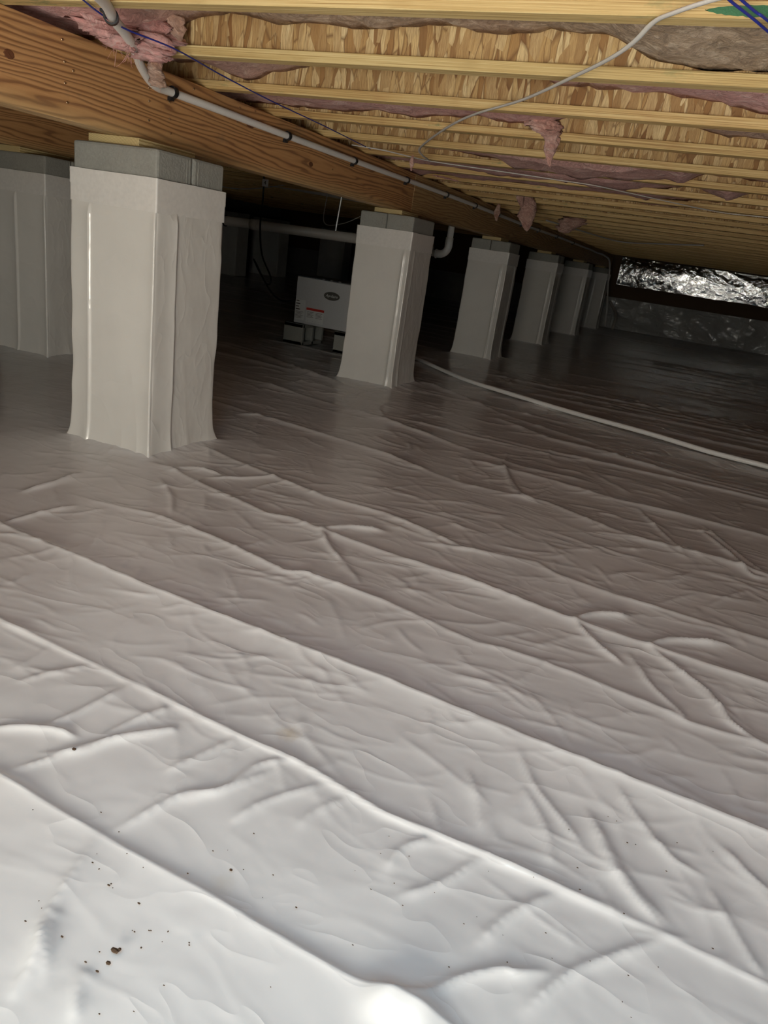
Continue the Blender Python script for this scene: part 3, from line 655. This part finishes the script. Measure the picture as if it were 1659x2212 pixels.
# shims between pier and girder
def shim(x0, x1, y0, y1, label):
    bm = bx(-(x1 - x0) / 2, (x1 - x0) / 2, 0, y1 - y0, 0, ZG - ZP - .0005, bev=.0015, seg=1)
    o = obj('wood_shim', bm, M_SHIM); o.location = ((x0 + x1) / 2, y0, ZP); tag(o, label, 'wood block', 'timber shims on the piers'); return o
shim(-2.33, -2.085, 2.33, 2.66, 'pale pine shim with end grain showing, on top of the nearest pier')
shim(-2.30, -2.09, 4.90, 5.20, 'pale timber shim on top of the second pier, below the girder joint')
shim(-2.30, -2.10, 7.53, 7.83, 'timber shim on top of the third pier')
shim(-2.30, -2.11, 10.12, 10.42, 'timber shim on top of the fourth pier')
shim(-2.30, -2.12, 12.85, 13.15, 'timber shim on top of the fifth pier')
shim(-2.31, -2.13, 15.42, 15.72, 'timber shim on top of the farthest pier')
shim(-4.12, -3.93, 3.40, 3.78, 'shadowed timber shim on top of the left edge pier')

# ------------------------------------------------------------------ white water pipe with black clips
PX = GX + .0185; PZ = 1.398
pts = [onx(175, -45, -1.50), onx(228, 8, -1.70), onx(246, 42, -1.80), onx(270, 72, -1.88), onx(290, 105, -1.965), onx(308, 150, -2.05), onx(335, 185, -2.108), Vector((PX, 2.56, PZ - .003))]
yy = 2.9
while yy < 13.5: pts.append(Vector((PX + .002 * math.sin(yy * 2), yy, PZ + .004 * math.sin(yy * 1.3)))); yy += .42
pts += [Vector((PX, 14.1, 1.385)), Vector((-2.06, 14.6, 1.37)), Vector((-1.985, 14.95, 1.27)), Vector((-1.96, 15.3, .85)), Vector((-1.94, 15.8, .42)), Vector((-1.93, 16.1, .05))]
bm = bmesh.new(); tube(bm, smooth_path(pts, 6), .0155, 14)
tag(obj('water_pipe', bm, M_PVC, None, True), 'white plastic water pipe running along the girder face', 'pipe')
def clip(p, d, label, nrm=Vector((1, 0, 0))):
    t = thing('pipe_clip', label, 'clip', p, 'black clips on the white pipe'); bm = bmesh.new()
    d = d.normalized(); n = (nrm - d * nrm.dot(d)).normalized(); u = n.cross(d)
    # C-shaped band round the pipe
    r0, r1, hw = .0165, .0215, .010; N_ = 16; ring = []
    for s in (-hw, hw):
        for rr in (r0, r1):
            ring.append([bm.verts.new(d * s + (n * math.cos(a) + u * math.sin(a)) * rr) for a in [R(-150 + 300 * k / N_) for k in range(N_ + 1)]])
    for k in range(N_):
        for a, b in ((0, 1), (1, 3), (3, 2), (2, 0)): bm.faces.new((ring[a][k], ring[a][k + 1], ring[b][k + 1], ring[b][k]))
    for k in (0, N_): bm.faces.new([ring[i][k] for i in (0, 1, 3, 2)])
    bmesh.ops.recalc_face_normals(bm, faces=bm.faces[:]); obj('band', bm, M_BLACK, t)
    b2 = bmesh.new(); box(b2, -.5, .5, -.5, .5, -.5, .5)
    M = Matrix((d, u, n)).transposed().to_4x4()
    for v in b2.verts: v.co = M @ Vector((v.co.x * .022, v.co.y * .014 - .024, v.co.z * .016 - .010))
    obj('nail_tab', b2, M_BLACK, t); return t
clip(onx(240, 36, -1.775), pts[2] - pts[1], 'black pipe clip under the nearest joist at the upper left', Vector((0, -.3, -1)))
ords = ['first', 'second', 'third', 'fourth', 'fifth', 'sixth', 'seventh', 'eighth', 'ninth', 'tenth', 'eleventh']
for i, y in enumerate((2.565, 3.42, 4.17, 5.0, 5.83, 6.6, 7.35, 8.35, 9.2, 10.3, 11.6)):
    clip(Vector((PX + .002 * math.sin(y * 2), y, PZ + .004 * math.sin(y * 1.3))), Vector((0, 1, 0)), '%s black clip from the left holding the white pipe to the girder' % ords[i])

# ------------------------------------------------------------------ cables and cords
def cable(name, label, cat, P, r, mat, flatn=1, n=8, seg=8):
    bm = bmesh.new(); tube(bm, smooth_path(P, n), r, seg, True, flatn); return tag(obj(name, bm, mat, None, True), label, cat)
zc = ZT - .006
cable('loose_cable', 'flat white cable hanging loose in a curve from the top right to the sharp bend', 'cable',
      [onz(1700, -40, zc - .0), onz(1540, 0, zc), onz(1455, 28, zc), onz(1412, 48, zc), onz(1370, 90, zc - .012), onz(1320, 125, zc - .018), onz(1240, 165, zc - .014), onz(1130, 215, zc - .006), onz(1030, 245, zc), onz(975, 270, zc - .004), onz(930, 300, zc - .003), onz(906, 322, zc), onz(912, 335, zc - .008), onz(925, 345, zc - .008)], .0065, M_CABLE, .55)
cable('long_cable', 'thin white cable running under the joists from the girder to the right edge', 'cable',
      [onz(760, 313, zc + .0), onz(830, 325, zc - .004), onz(905, 343, zc - .006), onz(955, 352, zc), onz(1030, 363, zc - .004), onz(1100, 373, zc - .006), onz(1200, 388, zc - .008), onz(1280, 400, zc - .008), onz(1350, 415, zc - .008), onz(1450, 437, zc - .008), onz(1520, 452, zc - .006), onz(1580, 462, zc), onz(1659, 470, zc), onz(1800, 488, zc)], .0055, M_CABLE, .6)
cable('far_cable', 'dim cable drooping under the far joists left of the foil', 'cable',
      [onz(1180, 476, zc), onz(1250, 497, zc - .02), onz(1340, 522, zc - .03), onz(1430, 527, zc - .02), onz(1520, 530, zc)], .008, M_CABLE)
cable('blue_cord', 'single blue cord crossing from the top edge above the girder', 'cord', [onz(165, -12, zc), onz(180, 0, zc), onz(215, 28, zc - .004), onz(270, 62, zc - .008), onz(380, 107, zc - .004), onz(480, 163, zc), onz(590, 220, zc - .002), onz(700, 272, zc - .002), onz(800, 322, zc)], .0026, M_BLUE)
cable('blue_cord', 'left one of the two blue cords in the top right corner', 'cord', [onz(1560, -18, zc), onz(1578, 2, zc), onz(1620, 35, zc - .004), onz(1659, 68, zc - .006), onz(1750, 150, zc)], .0026, M_BLUE)
cable('blue_cord', 'right one of the two blue cords in the top right corner', 'cord', [onz(1585, -18, zc), onz(1602, 0, zc), onz(1634, 27, zc - .004), onz(1659, 45, zc - .006), onz(1750, 125, zc)], .0026, M_BLUE)
# hose on the liner
cable('discharge_hose', 'thin white hose lying straight across the liner to the right edge', 'hose',
      [Vector((-3.0, 6.55, .10)), Vector((-2.7, 6.52, .035)), onz(903, 776, .022), onz(1000, 818, .02), onz(1100, 850, .024), onz(1240, 892, .02), onz(1400, 936, .026), onz(1530, 975, .022), onz(1659, 1008, .022), onz(1850, 1058, .022), onz(2200, 1140, .02)], .0165, M_PVC, 1, 8, 12)

# ------------------------------------------------------------------ drain line
t = thing('drain_pipe', 'thick grey drain pipe slung between the first and second piers', 'pipe', (-6.0, 7.0, .955))
def loc(o, p): o.location = Vector(p); return o
bm = bmesh.new(); a = Vector((-5.6, 7.0, .945)) - t.location; b = Vector((-2.62, 7.0, .995)) - t.location
a = Vector((-3.0, 0, -.02)); tube(bm, [a, b], .048, 20); obj('pipe', bm, M_GREYP, t, True)
for f in (.38, .44, .60, .68):
    bm = bmesh.new(); c = a.lerp(b, f); dd = (b - a).normalized(); tube(bm, [c - dd * .045, c + dd * .045], .056, 20); obj('coupling', bm, M_GREYP, t, True)
for f in (.36, .42, .47, .62):
    bm = bmesh.new(); c = a.lerp(b, f); tube(bm, [c - dd * .006, c + dd * .006], .0585, 20); obj('strap', bm, M_BLACK, t)
t = thing('drain_elbow', 'white drain elbow dropping from behind the girder right of the second pier', 'pipe', (-2.455, 7.0, .97))
E0 = Vector((0, 0, .49)); bm = bmesh.new(); tube(bm, [E0, Vector((0, 0, .12))], .031, 20); obj('riser', bm, M_PVC, t, True)
path = [Vector((0, 0, .15))] + [Vector((-.085 + .085 * math.cos(q), 0, .075 - .085 * math.sin(q))) for q in [R(x) for x in range(0, 91, 10)]] + [Vector((-.115, 0, -.010))]
bm = bmesh.new(); tube(bm, path, [.038] * 2 + [.036] * (len(path) - 3) + [.039], 20); obj('elbow', bm, M_PVC, t, True)
bm = bmesh.new(); tube(bm, [Vector((-.118, 0, -.010)), Vector((-.108, 0, -.010))], .043, 20); obj('rim', bm, M_PVC, t, True)
bm = bmesh.new(); tube(bm, [Vector((-.118, 0, -.010)), Vector((-.19, 0, -.010))], .031, 20); obj('stub', bm, M_GREYP, t, True)
p0 = ony(497, 382, 8.5); p1 = ony(620, 405, 8.5); p2 = ony(800, 437, 8.5)
bm = bmesh.new(); tube(bm, smooth_path([p0, p1, p2], 5), .022, 12); tag(obj('supply_pipe', bm, M_GREYP, None, True), 'faint thin pipe in the dark above the drain pipe', 'pipe')
cable('thin_wire', 'faint grey wire looping in the dark near the number tag', 'cable', [Vector((-6.2, 8.0, ZT - .005)), ony(470, 400, 8), ony(520, 408, 8), ony(575, 405, 8), ony(640, 396, 8)], .006, M_GREYP)
cable('thin_wire', 'faint grey wire looping left of the second pier', 'cable', [Vector((-4.4, 8.05, ZT - .005)), ony(700, 480, 8), ony(740, 483, 8), ony(790, 462, 8)], .005, M_GREYP)
t = thing('pipe_hanger', 'pale strap hanging down to the drain pipe left of the second pier', 'strap', ony(936, 0, 7).__class__((-3.25, 6.98, 1.05)))
q0 = ony(738, 424, 6.99); q1 = ony(723, 508, 6.99); bm = bmesh.new(); tube(bm, [q0 - t.location, q1 - t.location], .010, 6); obj('strap', bm, M_STEEL, t)
# hanging tag with a figure on it
q = ony(573, 395, 6.2); t = thing('hanging_tag', 'small pale square tag with a figure hanging from a black cord in the dark', 'tag', q)
obj('plate', bx(-.034, .034, -.002, .002, -.032, .032, bev=.002, seg=1), flat('tag_white', (.92, .92, .90), .4), t)
def text(s, size, loc_, mat, parent, rot=(math.pi / 2, 0, 0), shear=0.0, name='lettering'):
    c = bpy.data.curves.new(name, 'FONT'); c.body = s; c.size = size; c.align_x = 'CENTER'; c.align_y = 'CENTER'; c.extrude = .0006; c.shear = shear
    tmp = bpy.data.objects.new(name, c); C.objects.link(tmp); bpy.context.view_layer.update()
    me = bpy.data.meshes.new_from_object(tmp.evaluated_get(bpy.context.evaluated_depsgraph_get())); bpy.data.objects.remove(tmp)
    o = finish(name, me, mat, parent); o.location = loc_; o.rotation_euler = rot; return o
text('4', .045, (0, -.003, 0), M_INK, t)
cable('power_cord', 'black power cord hanging in the dark down to the white appliance', 'cord',
      [Vector((ony(571, 370, 6.24).x, 6.24, ZT - .004)), ony(571, 376, 6.24), ony(567, 440, 6.24), ony(562, 490, 6.2), ony(566, 550, 6.1), ony(585, 600, 6.0), ony(578, 615, 6.0), ony(562, 590, 6.0), ony(548, 560, 6.0), ony(556, 575, 6.0), ony(573, 610, 6.0), ony(590, 635, 6.0), ony(612, 650, 6.0), Vector((-3.408, 6.0, .40))], .008, M_BLACK)

# ------------------------------------------------------------------ dehumidifier on blocks
t = thing('dehumidifier', 'white boxy dehumidifier standing on grey blocks left of the second pier', 'dehumidifier', (-3.10, 5.86, .195))
hx = .315; D = .34; HH = .408
obj('case', bx(-hx, hx, 0, D, .004, HH, bev=.006), M_CASE, t)
obj('front_panel', bx(-hx + .004, hx - .035, -.008, -.0005, .008, HH - .004, bev=.003), M_CASE, t)
obj('end_grille', bx(hx - .032, hx - .002, -.006, -.0005, .03, HH - .03), M_DARK, t)
obj('lid_edge', bx(-hx - .002, hx + .002, -.004, D + .002, HH, HH + .008, bev=.002), M_DARK, t)
for xx in (-.05, .03, .11): obj('latch', bx(xx - .012, xx + .012, -.006, .0, HH + .002, HH + .012), M_STEEL, t)
bm = bmesh.new(); n = 32
bmesh.ops.create_circle(bm, cap_ends=True, segments=n, radius=1)
for v in bm.verts: v.co = Vector((v.co.x * .078, -.0095, v.co.y * .036))
r = bmesh.ops.extrude_face_region(bm, geom=bm.faces[:])
for v in r['geom']:
    if isinstance(v, bmesh.types.BMVert): v.co.y -= .003
bmesh.ops.recalc_face_normals(bm, faces=bm.faces[:]); bd = obj('badge', bm, flat('badge_grey', (.09, .085, .075), .4), t); bd.location = (.05, 0, .285)
text('Aprilaire', .034, (0, -.0135, 0), M_PAPER, bd, shear=.3)
lb = obj('warning_label', bx(-.09, .09, -.0095, -.0085, -.07, .055), M_PAPER, t); lb.location = (-.10, 0, .098)
obj('red_strip', bx(-.09, .09, -.0110, -.0097, .035, .055), M_RED, lb)
for r_ in range(5):
    for c_ in (-1, 1): obj('text_line', bx(c_ * .045 - .036, c_ * .045 + .03 - .01 * (r_ % 2), -.0105, -.0097, .018 - r_ * .011, .021 - r_ * .011), M_INK, lb)
for c_ in range(6): text('?ASTMA'[c_] if 0 else '-', .02, (-.07 + c_ * .028, -.0105, -.055), M_INK, lb)
lb = obj('spec_label', bx(-.055, .045, -.0095, -.0085, -.09, .085), M_PAPER, t); lb.location = (-.25, 0, .125)
for r_ in range(4): obj('heading', bx(-.05, -.02 + .012 * (r_ % 2), -.0110, -.0097, .07 - r_ * .024, .078 - r_ * .024), M_INK, lb)
for r_ in range(6): obj('text_line', bx(-.05, .03 - .01 * (r_ % 3), -.0105, -.0097, -.02 - r_ * .011, -.017 - r_ * .011), M_INK, lb)
def hollow_block(x0, x1, y0, y1, label):
    t = thing('concrete_block', label, 'block', ((x0 + x1) / 2, (y0 + y1) / 2, 0), 'blocks under the dehumidifier'); w2 = (x1 - x0) / 2; l2 = (y1 - y0) / 2
    bm = bmesh.new()
    for a in ((-w2, w2, -l2, -l2 + .035), (-w2, w2, l2 - .035, l2), (-w2, w2, -.018, .018)): box(bm, a[0], a[1], a[2], a[3], .005, .194, bev=.004, seg=1)
    box(bm, -w2, w2, -l2, l2, .005, .036, bev=.003, seg=1); box(bm, -w2, w2, -l2, l2, .160, .194, bev=.003, seg=1)
    obj('shell', bm, M_BLOCK, t)
hollow_block(-3.50, -3.30, 5.84, 6.24, 'grey concrete block under the left end of the white dehumidifier')
hollow_block(-2.98, -2.78, 5.84, 6.24, 'grey concrete block under the right end of the white dehumidifier')

# ------------------------------------------------------------------ far wall: foil band and wrapped stem wall
def sheet(name, label, cat, x0, x1, z0, z1, y, mat, amp, fx, nx=420, nz=50, bot=0):
    X, Zb = np.meshgrid(np.linspace(x0, x1, nx), np.linspace(0, 1, nz)); lo = z0 + bot * (fbm(X * 3, X * 0, 3) - .5); Z = lo + Zb * (z1 - lo)
    Y = y - amp * (ridged(X * fx + .6 * fbm(X * 2, Z * 2, 3), Z * fx * 1.6 + X * .7, 4) + .6 * fbm(X * fx * 1.5, Z * fx * 3, 4))
    if bot: Y -= .016 * np.sin(np.pi * Zb) * (.4 + 1.2 * vn(X * .8 + 3, X * 0))          # the sheet bellies out between its staples
    XX = np.concatenate([X, X[::-1]]); YY = np.concatenate([Y, Y[::-1] + .006]); ZZ = np.concatenate([Z, Z[::-1]])
    o = finish(name, grid_mesh(name, XX, YY, ZZ), mat, None, True); return tag(o, label, cat) if label else o
sheet('foil_insulation', 'crumpled shiny foil insulation sheet on the far rim above the wrapped wall', 'insulation', -2.0, XR - .02, .895, ZT - .004, YF - .03, M_FOIL, .012, 1.3, 520, 70, .04)
t = thing('wall_liner', 'wrinkled plastic liner with vertical seams on the low far wall', 'liner', (0, YF - .22, 0))
struct('wall_stem', bx(XL, XR, YF - .20, YF - .004, -.1, .62, bev=.004), M_BLOCK)
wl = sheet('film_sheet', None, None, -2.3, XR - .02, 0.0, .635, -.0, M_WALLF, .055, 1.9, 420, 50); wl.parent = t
x = -1.9
while x < XR - .2:
    bm = bmesh.new(); tube(bm, smooth_path([Vector((x, -.045, .0)), Vector((x + rnd.uniform(-.02, .02), -.055, .3)), Vector((x + rnd.uniform(-.01, .01), -.05, .625))], 5), .009, 6); o = obj('seam', bm, M_WALLF, t); x += .50 + rnd.uniform(-.06, .06)
cable('corner_pipe', 'dim grey pipe sloping to the liner beside the farthest pier', 'pipe', [ony(1318, 652, 16.45), ony(1330, 680, 16.2), Vector((-1.75, 15.9, .035))], .03, M_GREYP)

# ------------------------------------------------------------------ specks lying on the liner
bm = bmesh.new()
spots = [(160, 1618, .0035), (248, 2053, .004), (258, 2051, .003), (234, 2080, .003), (240, 1909, .0015), (300, 1951, .0015), (363, 2012, .0015), (499, 1879, .0025), (235, 1912, .0015), (322, 2010, .001), (305, 2047, .0015), (134, 2023, .0015), (326, 2010, .001), (500, 1880, .002), (84, 1946, .001), (214, 1877, .0015), (71, 1749, .001), (1355, 1820, .0015), (210, 2098, .0015), (185, 2078, .0012), (215, 2056, .001), (460, 1838, .001), (590, 1890, .001), (640, 1960, .0012)]
for i in range(60): spots.append((rnd.uniform(50, 1600), rnd.uniform(1750, 2200), rnd.uniform(.0005, .0012)))
for px, py, r_ in spots:
    p = onz(px, py, .004); v = bmesh.ops.create_icosphere(bm, subdivisions=1, radius=r_)['verts']; sx = rnd.uniform(.7, 2.2)
    for q in v: q.co = Vector((q.co.x * sx, q.co.y, q.co.z * .6)) + p
tag(obj('floor_debris', bm, M_SPECK), 'dark specks and crumbs scattered on the white liner in the foreground', 'debris', kind='stuff')
